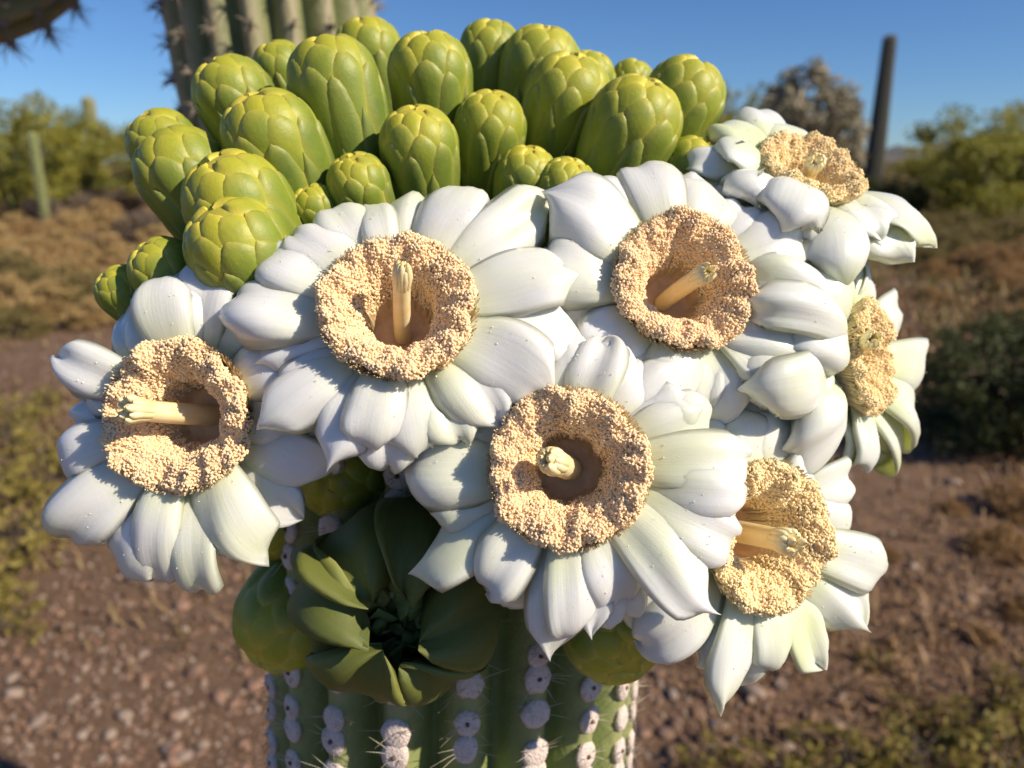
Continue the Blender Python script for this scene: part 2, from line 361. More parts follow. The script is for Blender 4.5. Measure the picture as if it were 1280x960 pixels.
def palo_tree(name, mat, h, wd, seed, clumps=46, per=170, size=.055, bark='gbark'):
    r = np.random.default_rng(seed); root = empty(name, (0, 0, 0)); tk = Bag(); lf = Bag(); ends = []
    for k in range(5):
        a = k*1.256+r.uniform(-.4, .4); q = r.uniform(.5, 1); e = np.array([math.cos(a)*wd*.36*q, math.sin(a)*wd*.36*q, h*r.uniform(.6, .9)])
        P = bez(np.array([0, 0, -.05]), np.array([e[0]*.1, e[1]*.1, h*.3]), e*np.array([.6, .6, .65]), e, 10); tk.add(*tube(P, np.linspace(.035, .008, 10)*h*.8, 7))
        for q2 in range(6):
            p0 = P[4+q2 % 6]; e2 = p0+r.normal(size=3)*np.array([.16*wd, .16*wd, .12*h]); e2[2] = max(e2[2], .3*h); tk.add(*tube(np.linspace(p0, e2, 5), np.linspace(.009, .003, 5)*h, 5)); ends.append(e2)
    for k in range(clumps):
        c = ends[k % len(ends)]+r.normal(size=3)*np.array([.1*wd, .1*wd, .08*h]); c[2] = np.clip(c[2], .22*h, h)
        s = r.uniform(.09, .17); leafcloud(lf, c, np.array([s*wd, s*wd, s*h*.8]), per, size, r, 2.6)
    tk.obj('trunk', M[bark], root, (0, 0, 0)); lf.obj('crown', M[mat], root, (0, 0, 0), False)
    return root
def put(o, loc, s=1, rz=0, sz=None):
    o.location = (loc[0], loc[1], gh(loc[0], loc[1])); o.scale = (s, s, s if sz is None else sz); o.rotation_euler = (0, 0, rz); return o
protos = {}
def plant(kind, px, py, s=1.0, sz=None, label=None, dist=None):
    """base of the plant at photo pixel px, py on the ground (or at a distance on the level)"""
    maker, cat, group, lab = KINDS[kind]; g = G(px, py) if dist is None else AT(px, dist)
    if kind not in protos: protos[kind] = o = maker(); 
    else: o = copy_tree(protos[kind])
    put(o, g, s, rng.uniform(0, 6.28), sz)
    side = 'the thin pale saguaro' if px < 560 else 'the lone tall saguaro'
    if kind in ('tan', 'rust', 'grey', 'creo', 'olive'):
        zone = ('far out towards ' if g[1] > 20 else 'in the scrub short of ' if g[1] > 9 else 'in the open well short of ')+side
    elif kind == 'weed': zone = 'growing on the gravel on the side of '+side
    else: zone = 'on the skyline on the side of '+side
    tag(o, label or lab+' '+zone, cat, group if label else group+' '+zone)
    return o
KINDS = {
 'tan':   (lambda: shrub('dry_shrub', 'lf_tan', .55, .9, 60, 70, .022, 11), 'shrub', 'tan dry shrubs', 'low rounded dry tan shrub'),
 'rust':  (lambda: shrub('rusty_shrub', 'lf_orange', .5, .9, 60, 70, .022, 12), 'shrub', 'rust coloured dry shrubs', 'low rust brown dry shrub'),
 'grey':  (lambda: shrub('bare_twig_bush', 'lf_grey', .8, 1.1, 60, 60, .018, 13, asp=7, up=.6, stems=26), 'bush', 'bare grey bushes', 'bare greyish brown twiggy bush'),
 'creo':  (lambda: shrub('creosote_bush', 'lf_creo', 1.1, 1.3, 90, 90, .026, 14, mound=False, stems=16), 'bush', 'dark creosote bushes', 'dark green leafy creosote bush'),
 'olive': (lambda: shrub('olive_shrub', 'lf_olive', .6, 1.1, 60, 70, .024, 15), 'shrub', 'olive shrubs', 'low olive green shrub'),
 'weed':  (lambda: shrub('yellow_weed', 'lf_weed', .26, .46, 24, 16, .019, 16, stems=14), 'weed', 'yellow green weeds', 'small yellow green weed'),
 'palo':  (lambda: palo_tree('palo_verde_tree', 'lf_palo', 3.0, 3.4, 17), 'tree', 'palo verde trees', 'yellow green palo verde tree'),
}
# left of the cactus
plant('palo', 8, 0, .82, dist=17, label='palo verde tree beside a thin pale green saguaro')
plant('palo', 105, 0, .85, dist=23, label='palo verde tree with a short saguaro rising behind it')
plant('palo', 160, 0, .72, dist=21, label='rounded palo verde tree between a short saguaro and the blooming cactus')
plant('palo', 60, 0, .9, dist=27); plant('palo', 225, 0, .8, dist=30); plant('palo', -60, 0, .9, dist=22)
for px, py, s in ((170, 268, 1.2), (110, 262, 1.3), (225, 275, 1.1), (60, 285, .9), (255, 300, .9), (180, 300, .8)): plant('grey', px, py, s)
for px, py, s in ((20, 300, .9), (75, 322, .8), (140, 335, .8), (30, 352, .75), (100, 372, .8), (10, 395, .7), (70, 400, .7), (150, 300, .8), (210, 330, .7), (120, 410, .5), (-20, 330, .9), (45, 268, 1.1), (0, 252, 1.4), (150, 252, 1.3)): plant('tan', px, py, s)
for px, py, s in ((55, 385, .7), (125, 395, .7), (0, 365, .8), (25, 420, .45)): plant('olive', px, py, s)
for px, py, s in ((10, 560, .9), (40, 620, .9), (-10, 650, 1.0), (20, 690, .8), (60, 585, .7), (15, 790, .5), (-10, 740, .8), (30, 520, .8)): plant('weed', px, py, s)
for px, py, s in ((90, 300, 1), (130, 285, 1.1), (200, 315, .8), (50, 340, .8), (0, 325, .9), (165, 350, .6), (35, 240, 1.5), (110, 240, 1.5), (190, 245, 1.4), (70, 252, 1.4), (15, 275, 1.1)): plant('tan', px, py, s)
for px, py, s in ((80, 345, .7), (15, 380, .6), (140, 365, .6), (190, 285, 1), (40, 310, .9)): plant('rust', px, py, s)
for px, py, s in ((215, 255, 1.2), (140, 250, 1.3), (100, 278, 1.0)): plant('grey', px, py, s)
# right of the cactus
plant('palo', 1215, 0, .72, dist=15, label='palo verde tree below the far hill')
plant('palo', 1285, 0, .8, dist=18, label='palo verde tree standing past the one below the hill'); plant('palo', 1160, 0, .55, dist=24); plant('palo', 905, 0, 1.0, dist=22, label='pale palo verde tree behind the green buds')
for px, py, s in ((1190, 228, 1.0), (1130, 222, .9), (1260, 235, 1.1), (1100, 215, 1.0)): plant('creo', px, py, s)
for px, py, s in ((1210, 262, 1.0), (1150, 250, 1.2), (1275, 268, 1), (1100, 255, 1.2)): plant('grey', px, py, s*.9)
for px, py, s in ((1160, 285, 1.0), (1200, 300, .9), (1240, 285, 1.0), (1130, 300, .8), (1180, 325, .8), (1100, 275, 1.2), (1280, 300, .9), (1060, 250, 1.4)): plant('olive', px, py, s)
for px, py, s in ((1240, 345, .8), (1280, 335, .85), (1205, 340, .6), (1170, 350, .5), (1270, 640, .28), (1300, 380, .5)): plant('rust', px, py, s)
for px, py, s in ((1200, 250, 1.1), (1240, 255, 1.2), (1130, 240, 1.3), (1080, 235, 1.4)): plant('tan', px, py, s)
for px, py, s in ((1165, 305, .9), (1215, 318, .8), (1260, 310, .9), (1145, 270, 1.2), (1230, 275, 1.1), (1180, 262, 1.1), (1280, 250, 1.3), (1150, 335, .6)): plant('olive', px, py, s)
for px, py, s in ((1225, 335, .7), (1190, 315, .6), (1255, 365, .55), (1285, 420, .5), (1165, 380, .35)): plant('rust', px, py, s)
for px, py, s in ((1150, 230, 1.4), (1220, 240, 1.4), (1275, 245, 1.4), (1110, 245, 1.3)): plant('tan', px, py, s)
for px, py, s in ((1250, 690, .24), (1190, 640, .12), (1285, 770, .15), (1110, 700, .09), (1225, 800, .1)): plant('rust', px, py, s)
plant('creo', 1225, 560, .62, .5, label='dark creosote bush just beyond the edge on flower'); plant('creo', 1300, 545, .7, .55, label='dark creosote bush growing next to the bare orange strip')
for px, py, s in ((1240, 1000, .7), (1150, 995, .6), (1060, 990, .5), (1295, 930, .55), (1215, 920, .45), (1130, 900, .3), (960, 990, .45), (1270, 860, .35), (885, 975, .35), (1095, 835, .25), (1010, 940, .3)): plant('weed', px, py, s)
# far scrub along the horizon, one mass
r = np.random.default_rng(90); fb = Bag()
for k in range(420):
    d = r.uniform(38, 130); px = r.uniform(-250, 1500); h = r.uniform(.8, 2.0); p = AT(px, d); leafcloud(fb, p+np.array([0, 0, h*.5]), np.array([h*1.3, h, h*.55]), 90, .22, r, 1.5)
tag(fb.obj('scrub', M['lf_olive'], None, (0, 0, 0), False), 'far off desert scrub along the horizon', 'scrub', None, 'stuff')
# dry grass and litter between the shrubs
def grass(label, mat, n, xr, yr, h, seed, dens, near=0.):
    r = np.random.default_rng(seed); x = r.uniform(*xr, n); y = yr[0]+(yr[1]-yr[0])*r.uniform(0, 1, n)**2.2; r1 = np.random.default_rng(seed+1)
    k = (wob(np.stack([x, y], -1), r1, 6, 1.3) > dens+.5*r.normal(size=n)+near*np.clip((3.2-y)/1.6, 0, 1)) & (np.hypot(x+.24, y-.9) > .3); x, y = x[k], y[k]; n = len(x); r0 = np.random.default_rng(3); z = wob(np.stack([x, y], -1), r0, 6, .8)*.025
    p = np.stack([x, y, z], -1); a = r.uniform(0, 6.28, n); hh = h*r.uniform(.3, 1.2, n); e = np.stack([np.cos(a), np.sin(a), 0*a], -1); lean = r.uniform(.2, 1.4, n)[:, None]
    side = np.stack([-np.sin(a), np.cos(a), 0*a], -1)*(.0024+.0011*y)[:, None]; up = np.array([0, 0, 1.])
    m = p+e*lean*.45*hh[:, None]+up*(hh*.6)[:, None]; t = p+e*lean*hh[:, None]+up*(hh*.75)[:, None]
    v = np.stack([p-side, p+side, m+side*.8, m-side*.8, t+side*.1, t-side*.1], 1); i = np.arange(n)[:, None]*6
    f = np.concatenate([i+np.array([[0, 1, 2, 3]]), i+np.array([[3, 2, 4, 5]])]); c = np.repeat(r.uniform(0, 1, n), 6)
    return tag(obj('dry_grass', v.reshape(-1, 3), f, M[mat], None, None, np.stack([c, c, c], -1), False), label, 'grass', None, 'stuff')
grass('tan dry grass and litter around the yellow green weeds', 'lf_dry', 40000, (-9, -.6), (1.3, 14), .075, 61, .1, 1.1)
grass('rusty dry litter on the ground below the dark creosote bushes', 'lf_litter', 90000, (.4, 7), (1.2, 8), .08, 63, -.1)
grass('olive dry grass covering the flat below the lone tall saguaro', 'lf_olive', 22000, (2.5, 16), (6, 22), .25, 65, -.2)
plant('creo', 1095, 0, 1.0, dist=15.5, label='dark bush at the foot of the lone tall saguaro'); plant('creo', 1050, 0, .95, dist=14, label='dark bush at the foot of the grey cholla'); plant('creo', 1135, 0, .85, dist=16, label='dark bush between the lone tall saguaro and the palo verde tree below the hill')
# cholla tree with clumped grey joints
def cholla():
    r = np.random.default_rng(21); root = empty('cholla_tree', (0, 0, 0)); tk = Bag(); lf = Bag()
    tk.add(*tube(bez(np.array([0, 0, -.05]), np.array([0, .02, .5]), np.array([.05, 0, .9]), np.array([0, 0, 1.6]), 9), np.linspace(.12, .06, 9), 9))
    for k in range(170):
        a = r.uniform(0, 6.28); q = r.uniform(0, 1)**.5; p = np.array([math.cos(a)*q*1.0, math.sin(a)*q*.9, 1.0+r.uniform(0, 2.1)*math.sqrt(1-.75*q*q)])
        if r.random() < .2: tk.add(*tube(bez(np.array([0, 0, .6+r.uniform(0, .9)]), p*np.array([.5, .5, .6])+np.array([0, 0, .2]), p*np.array([.8, .8, .9]), p, 7), np.linspace(.05, .03, 7), 6))
        for j in range(5):
            d = nrm(r.normal(size=3)+np.array([0, 0, -.2])); c0 = p+r.normal(size=3)*.06; L = r.uniform(.12, .3)
            P = np.linspace(c0, c0+d*L, 6); lf.add(*tube(P, .035*np.array([.6, .95, 1.05, 1, .85, .3]), 7), a=(r.uniform(0, 1),)*3)
        leafcloud(lf, p, np.array([.2, .2, .2]), 110, .03, r, 3)
    tk.obj('trunk', M['bark'], root, (0, 0, 0)); lf.obj('crown', M['lf_cholla'], root, (0, 0, 0)); return root
o = cholla(); put(o, AT(1010, 15.5), 1.0, .4); tag(o, 'tall bushy grey cholla cactus beside the lone saguaro', 'cactus')

# ------------------------------------------------------------------ RIBBED STEMS
def stem_geo(P, rad, ribs, depth=.17, per=10, phase=0.0, dn=None):
    P = np.asarray(P, float); n = len(P); T, U, W = frames(P); m = ribs*per; a = np.linspace(0, 2*np.pi, m, endpoint=False)
    c = np.abs(np.cos((a+phase)*ribs/2)); prof = 1-depth+depth*c**.8
    rr = np.asarray(rad)[:, None]*prof[None]
    v = P[:, None]+rr[..., None]*(np.cos(a)[None, :, None]*U[:, None]+np.sin(a)[None, :, None]*W[:, None])
    at = np.zeros((n, m, 3)); at[..., 0] = c[None]; at[..., 1] = np.linspace(0, 1, n)[:, None]
    return v.reshape(-1, 3), grid_faces(n, m), at.reshape(-1, 3), (T, U, W)
def far_saguaro(px, dist, h, r, label, taper=-.12, mat='trunk'):
    base = AT(px, dist); root = empty('saguaro_cactus', base); z = np.concatenate([np.linspace(-.05, h-r, 26), h-r+r*np.sin(np.linspace(.1, 1.55, 8))])
    rad = np.concatenate([r*(1+taper*np.linspace(1, 0, 26)), r*np.cos(np.linspace(.1, 1.55, 8))])
    v, f, at, _ = stem_geo(np.stack([np.zeros_like(z), np.zeros_like(z), z], -1)+base, rad, 16, .2, 6); obj('trunk', v, f, M[mat], root, base, at)
    b = Bag()
    for k in range(16):
        a = 2*math.pi*k/16
        for zz in np.arange(.2, h, .09):
            for q in range(3):
                p = base+np.array([math.cos(a)*r, math.sin(a)*r, zz]); d = nrm(np.array([math.cos(a), math.sin(a), 0])+rng.normal(size=3)*.5); b.add(*tube(np.array([p-d*.02, p+d*.05]), [.004, .001], 3))
    tag(b.obj('spines', M['oldspine'], root, base), kind='stuff')
    return tag(root, label, 'cactus')
far_saguaro(1093, 19, 4.12, .15, 'lone tall saguaro column standing against the sky', .75, 'darkstem')
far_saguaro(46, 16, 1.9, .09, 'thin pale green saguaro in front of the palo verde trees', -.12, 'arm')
far_saguaro(121, 26, 3.35, .2, 'short saguaro tip rising above the palo verde trees')

# ------------------------------------------------------------------ THE BLOOMING SAGUARO
ROOT_LOC = np.array([-.24, .90, 0]); R0 = empty('saguaro_cactus', ROOT_LOC)
tag(R0, 'large saguaro in bloom with white flowers and green buds crowded on its arm tip', 'cactus')
# trunk
zz = np.linspace(-.05, 3.0, 90); tx = -.229-.030*np.clip((zz-1.0)/.5, -2, 3); ty = .90+0*zz
P = np.stack([tx, ty, zz], -1); rad = .082+.028*np.clip((zz-.8)/.6, -.2, 1)
P2 = P[-1]+np.array([0, 0, 1.])*(.13*np.sin(np.linspace(.1, 1.55, 9)))[:, None]; rad = np.concatenate([rad, rad[-1]*np.cos(np.linspace(.1, 1.55, 9))]); P = np.concatenate([P, P2])
v, f, at, fr = stem_geo(P, rad, 18, .2, 10, .1); trunk = obj('trunk', v, f, M['trunk'], R0, ROOT_LOC, at)
def old_spines(parent, P, rad, fr, ribs, phase, step, ln, name='spines', mat='oldspine', n=6, seed=5, rngi=None):
    r = np.random.default_rng(seed); T, U, W = fr; b = Bag(); ab = Bag(); s = np.concatenate([[0], np.cumsum(np.linalg.norm(np.diff(P, axis=0), axis=1))])
    for k in range(ribs):
        a = 2*math.pi*k/ribs-phase; off = r.uniform(0, step)
        for q in np.arange(off, s[-1], step):
            i = min(int(np.searchsorted(s, q)), len(P)-1)
            if rngi is not None and not (rngi[0] <= i <= rngi[1]): continue
            nn = math.cos(a)*U[i]+math.sin(a)*W[i]; p = P[i]+nn*rad[i]
            ab.add(*blobs(p[None], np.array([[.006, .006, .006]])*(ln/.03), r))
            for j in range(n):
                d = nrm(nn*.8+r.normal(size=3)*.6); L = ln*r.uniform(.5, 1.2); b.add(*tube(np.array([p, p+d*L*.5+T[i]*.002, p+d*L]), [.0009, .0007, .0002], 3))
    tag(ab.obj('areoles', M['oldspine'], parent, WLOC[parent]), kind='stuff')
    tag(b.obj(name, M[mat], parent, WLOC[parent]), kind='stuff')
old_spines(trunk, P, rad, fr, 18, .1, .020, .016)
# upper arm whose elbow shows in the top left corner
e0 = np.array([-.29, .90, 2.3]); e1 = V(-72, -55, .86)
P = np.concatenate([bez(e0, e0+np.array([-.16, -.1, .0]), e1+np.array([.20, .14, .02]), e1, 30), bez(e1, e1+np.array([-.2, -.1, -.02]), e1+np.array([-.30, -.16, .2]), e1+np.array([-.32, -.17, .9]), 40)[1:]])
rad = np.concatenate([np.linspace(.07, .095, 30), np.full(39, .095)]); rad[-5:] *= np.array([.97, .88, .7, .42, .05])
v, f, at, fr = stem_geo(P, rad, 16, .2, 9); arm2 = obj('arm', v, f, M['trunk'], R0, e1, at); tag(arm2, 'bent upper arm with brownish spiny underside')
old_spines(arm2, P, rad, fr, 16, 0, .02, .03, n=8)

# the blooming arm: rises from the trunk, tip in front of the camera
APEX = V(585, 262, .385); LOW = V(566, 960, .410); ax = nrm(LOW-APEX)
low2 = LOW+ax*.12
Pm = np.linspace(APEX+ax*.10, low2, 60)
Pb = bez(low2, low2+ax*.16, np.array([-.13, .78, .62]), np.array([-.22, .90, .78]), 40)[1:]
th = np.linspace(1.53, .02, 16); Pt = APEX+ax[None]*(.10*(1-np.sin(th)))[:, None]
P = np.concatenate([Pt, Pm[1:], Pb]); RA = .097
rad = np.concatenate([RA*np.cos(th), np.linspace(RA, .089, 59), np.linspace(.089, .064, 39)])
RIBS = 20; PH = .12
v, f, at, fr = stem_geo(P, rad, RIBS, .24, 10, PH)
# shallow notches between areoles on every rib
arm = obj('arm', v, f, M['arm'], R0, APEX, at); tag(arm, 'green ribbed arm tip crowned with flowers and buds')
T, U, W = fr; r = np.random.default_rng(31); s = np.concatenate([[0], np.cumsum(np.linalg.norm(np.diff(P, axis=0), axis=1))])
am = []
for k in range(5):
    v0 = ICO1_V*np.array([1, 1.05, .5]); n_ = wob(ICO1_V, r, 5, 3.0); v0 = v0*(1+.10*n_[:, None]); v0[:, 2] -= .28*np.exp(-((v0[:, 0]/.28)**2+(v0[:, 1]/.28)**2))*(v0[:, 2] > 0)
    v1, f1 = v0, ICO1_F
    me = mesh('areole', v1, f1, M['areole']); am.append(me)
sp = Bag(); back = Bag(); pit = Bag(); na = 0
for k in range(RIBS):
    a = 2*math.pi*k/RIBS-PH; q = .09+r.uniform(0, .012)
    while q < s[-1]-.05:
        i = min(int(np.searchsorted(s, q)), len(P)-1); nn = math.cos(a)*U[i]+math.sin(a)*W[i]; p = P[i]+nn*(rad[i]-.0008)
        size = r.uniform(.0056, .0064) if q < .45 else .004
        p = p+T[i]*r.uniform(-.001, .001)+np.cross(T[i], nn)*r.uniform(-.0008, .0008)
        if q < .42 and nn.dot(CAM-p) > 0.0:
            o = bpy.data.objects.new('areole', am[na % 5]); na += 1; link(o, arm, p); X = nrm(np.cross(T[i], nn)); Rm = np.stack([X, T[i], nn], 1)
            from mathutils import Matrix
            o.rotation_euler = Matrix(Rm.tolist()).to_euler(); sx = size*r.uniform(.9, 1.1); o.scale = (sx, size*r.uniform(.98, 1.10), size*.9)
            if r.random() < .6: pit.add(*blobs((p+nn*size*.30)[None], np.array([[.0012, .0012, .0009]]), r))
        else: back.add(*blobs(p[None], np.array([[size, size, size*.7]]), r))
        for j in range(7):
            side = np.cross(T[i], nn)*r.choice([-1, 1])*r.uniform(.4, 1.3)+T[i]*r.normal()*.6+nn*r.uniform(.15, .8); d = nrm(side); L = r.uniform(.007, .018)
            sp.add(*tube(np.array([p, p+d*L*.5, p+d*L-np.array([0, 0, .001])]), [.00019, .00015, .00005], 3))
        q += r.uniform(.0126, .0140) if q < .5 else .02
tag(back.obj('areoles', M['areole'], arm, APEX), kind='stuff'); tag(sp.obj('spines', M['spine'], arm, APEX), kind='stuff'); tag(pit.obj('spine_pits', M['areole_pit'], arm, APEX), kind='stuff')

def dome_point(H):
    """nearest point on the arm tip skin for a bud or flower whose head is at H"""
    rel = H-APEX; t = np.clip(rel.dot(ax), -.02, .19); c = APEX+ax*max(.075, t); d = nrm(H-c)
    if t <= .075: return c+d*.066
    return c+d*.072

# ------------------------------------------------------------------ BUDS
NS = 34
def bud_profile(R, L, n1=12, n2=12):
    def S(vv):
        vv = np.asarray(vv, float); y0 = L-1.02*R
        u = np.clip(vv/.5, 0, 1); e = u*u*(3-2*u); rn = R*(.50+.50*e**1.15); yn = y0*u
        be = np.clip((vv-.5)/.5, 0, 1)*np.pi/2; rd = R*np.cos(be)**.82; yd = y0+1.02*R*np.sin(be)
        return np.where(vv < .5, rn, rd), np.where(vv < .5, yn, yd)
    return S
nbud = 0
def bud(px, py, rpx, d, label=None, lean=None, lmax=.10, seed=None, stretch=1.0):
    """px, py: centre of the rounded head in the photo, rpx: its half width"""
    global nbud; nbud += 1; r = np.random.default_rng(100+nbud if seed is None else seed)
    R = rpx/FPX*d*.985; H = V(px, py, d); B = dome_point(H)
    A = nrm(nrm(H-B)*.40+UP*.60+RIGHT*(px-560)/1500-FWD*(.10 if rpx == 56 else .38)) if lean is None else nrm(lean)
    L = min(np.linalg.norm(H-B)+.85*R, lmax) if lean is None else lmax
    top = H+A*.85*R*stretch; B = top-A*L
    u = nrm(np.cross(A, np.array([.3, .2, 1.]))); w_ = np.cross(A, u); Sf = bud_profile(R, L)
    def pt(ang, vv, off=0.0):
        rr, yy = Sf(vv); e = 1e-3; r1, y1 = Sf(np.clip(vv+e, 0, .9995)); r2, y2 = Sf(np.clip(vv-e, 0, 1)); dr, dy = r1-r2, y1-y2; ln = np.sqrt(dr*dr+dy*dy)+1e-12
        nr, ny = dy/ln, -dr/ln; rr = rr+nr*off; yy = yy+ny*off
        return B+(rr*np.cos(ang))[..., None]*u+(rr*np.sin(ang))[..., None]*w_+yy[..., None]*A
    m = 20; vs = np.linspace(0, .9995, 26); aa = np.linspace(0, 2*np.pi, m, endpoint=False); AA, VV = np.meshgrid(aa, vs)
    at = np.stack([.75+0*AA, .3+0*AA, VV**2], -1).reshape(-1, 3)
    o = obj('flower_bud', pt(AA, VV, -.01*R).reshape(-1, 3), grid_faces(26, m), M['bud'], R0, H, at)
    if label: o['label'] = label
    ph = r.uniform(0, 6.28); items = []
    for i in range(NS):
        x = i/(NS-1); vt = .30+.69*x**.85; dv = .34-.06*x; vb = max(vt-dv, .01); a0 = ph+i*2.39996+r.normal()*.06
        hw = R*(.27+.22*min(1, x*1.6)-.14*max(0, x-.75)/.25)*r.uniform(.92, 1.1)
        n_, k_ = 11, 7; ss = np.linspace(0, 1, n_)[:, None]; tt = np.linspace(-1, 1, k_)[None]
        wdt = np.sin(np.pi*np.clip(.12+.88*ss, 0, 1)**(1.15))**.75; wdt[-1] = .02
        vv = vb+(vt-vb)*ss+0*tt; rr, _ = Sf(vv); ang = a0+tt*hw*wdt/np.maximum(rr, .34*R)
        off = R*((.012+.060*ss**1.5)*(1-tt**4)+.042*(1-tt**2)*np.sin(np.pi*np.clip(ss*1.02, 0, 1))**.8-.02*np.abs(tt)**6-.03*np.maximum(0, ss-.93)/.07)
        p = pt(ang, vv, off); atr = np.stack([tt+0*ss, ss+0*tt, np.full((n_, k_), x)], -1)
        cen = p[n_//2, k_//2]; rr_, yy_ = Sf(np.array(vb+(vt-vb)*.6)); nv = nrm(cen-(B+A*float(yy_)*.9)); items.append((nv.dot(nrm(CAM-cen)), p.reshape(-1, 3), atr.reshape(-1, 3)))
    items.sort(key=lambda z: -z[0]); rest = Bag(); F = grid_faces(11, 7, False)
    for q, (vis, p, atr) in enumerate(items):
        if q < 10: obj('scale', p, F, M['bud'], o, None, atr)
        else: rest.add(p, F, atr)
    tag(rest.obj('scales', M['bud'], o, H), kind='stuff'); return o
BUDS = [ # px, py, half width px, depth
 (226, 212, 56, .285), (203, 178, 43, .31), (290, 116, 48, .315), (338, 170, 60, .285), (416, 98, 56, .30), (350, 84, 34, .345), (460, 62, 42, .35),
 (537, 88, 51, .315), (613, 62, 39, .36), (677, 80, 50, .35), (711, 117, 53, .325), (523, 178, 48, .29), (613, 155, 44, .31), (448, 228, 39, .285),
 (294, 250, 64, .275), (296, 306, 63, .265), (393, 258, 30, .285), (204, 336, 42, .275), (152, 362, 32, .28), (659, 218, 38, .30), (708, 232, 37, .295),
 (795, 150, 57, .305), (857, 118, 49, .325), (790, 100, 27, .37), (866, 205, 36, .31), (735, 96, 34, .36)]
for b_ in BUDS: bud(*b_)
bud(362, 775, 68, .350, 'dark shaded green bud hanging below the flowers', lean=VD(-.25, -.55, .55), lmax=.075)
bud(425, 592, 56, .325, 'added bud filling the dark gap under the flower with the upright style', lean=VD(-.2, .1, .75), lmax=.05)  # added bud, fills the shaded gap where lit arm would show
bud(345, 655, 44, .345, 'small added bud filling the dark gap above the hanging bud', lean=VD(-.45, -.1, .7), lmax=.05)  # second added bud, covers more of the arm in that gap
bud(766, 792, 62, .30, 'dark bud tucked under the flowers with a yellow lit scale', lean=VD(.15, -.35, .75), lmax=.07)

# ------------------------------------------------------------------ FLOWERS
def petal_geo(C, ex, ey, ez, R, theta, reach, W, r, curl=1.2, rise=.45, z0=-.30, r0=.62, crumple=.04, sway=0., camber=.38, tip=.12, twist=0., th=.0017, cup=0., lcap=9.):
    n = 24; m = 11; s = np.linspace(0, 1, n)
    sm = s**1.7
    hook = r.uniform(.2, 1.3)*(.35 if tip > .6 else 1); phi = rise-curl*sm-(hook*np.clip((s-.72)/.28, 0, 1)**1.5 if curl > 0 else 0)+cup*np.sin(np.pi*s)*.3+(.22*np.sin(r.uniform(4, 7)*s+r.uniform(0, 6.28))*s if curl > 0 else 0)
    dr = np.cos(phi); dz = np.sin(phi); rr = np.concatenate([[0], np.cumsum((dr[1:]+dr[:-1])/2/(n-1))]); zz = np.concatenate([[0], np.cumsum((dz[1:]+dz[:-1])/2/(n-1))])
    Lc = (reach-r0*R)/max(rr.max(), .15); Lc = min(Lc, lcap*R); rr = r0*R+rr*Lc; zz = z0*R+zz*Lc
    wd = np.where(s < .58, .56+.44*np.sin(np.clip(s/.58, 0, 1)*np.pi/2)**1.3, np.sqrt(np.clip(1-((s-.58)/.42)**2.4, 0, 1)))
    wd = wd*(1-tip*np.clip((s-.8)/.2, 0, 1)) ; wd[-1] = .03; wd = wd*W
    thk = th*(1-.45*s**3)
    tt = np.linspace(-1, 1, m); tb = np.linspace(1, -1, m)[1:-1]; tl = np.concatenate([tt, tb]); side = np.concatenate([np.ones(m), -np.ones(m-2)])
    p1, p2, p3 = r.uniform(0, 6.28, 3); k1, k2 = r.uniform(1.5, 3.2), r.uniform(3, 6)
    Sg, Tg = np.meshgrid(s, tl, indexing='ij'); sd = np.broadcast_to(side, Sg.shape)
    cam = camber*(.35+.65*Sg)*W
    off = -cam*(np.abs(Tg)**2.1)*.95 - .13*W*np.exp(-((Tg-.15*math.sin(p1))/.26)**2)*Sg*(math.sin(p2)*.5+.5)
    off += crumple*W*(np.sin(k1*Tg*1.7+p1+3*Sg)*Sg**1.2 + .55*np.sin(k2*Sg+p2+1.5*Tg)*Sg + .35*np.sin(k2*1.7*Tg+p3+5*Sg)*Sg**2)
    asy = r.normal()*.22; off += (asy*W*Tg*np.abs(Tg)*Sg - .20*W*np.clip(np.abs(Tg)-.6, 0, 1)**2/.16*Sg*(camber > 0))
    rf = r.uniform(7, 13); off += W*.16*np.sin(rf*Sg+p1+1.2*Tg)*np.abs(Tg)**2.5*np.sign(Tg+.01)*np.clip(Sg*1.6-.35, 0, 1)*r.uniform(.3, 1.1)
    off += W*(.07*np.sin(r.uniform(5, 9)*Sg+p2)*Tg + .035*np.sin(r.uniform(11, 16)*Sg+p3)*Tg*np.abs(Tg))*Sg**.7
    off += sd*thk[:, None]*.5*(1-.8*Tg**4)
    lat = Tg*wd[:, None]*(1-.10*np.abs(Tg)*np.clip(camber, 0, 1)) + sway*reach*.5*(Sg**2) + crumple*.5*W*np.sin(k2*Sg*1.4+p3)*Sg
    tw = twist*Sg**1.5; lat, off = lat*np.cos(tw)-off*np.sin(tw), lat*np.sin(tw)+off*np.cos(tw)
    cphi, sphi = np.cos(phi)[:, None], np.sin(phi)[:, None]
    Rr = rr[:, None]-sphi*off; Zz = zz[:, None]+cphi*off
    er = ex*math.cos(theta)+ey*math.sin(theta); et = -ex*math.sin(theta)+ey*math.cos(theta)
    v = C+Rr[..., None]*er+lat[..., None]*et+Zz[..., None]*ez
    at = np.stack([Tg, Sg, (sd > 0).astype(float)], -1)
    return v.reshape(-1, 3), grid_faces(n, 2*m-2), at.reshape(-1, 3)

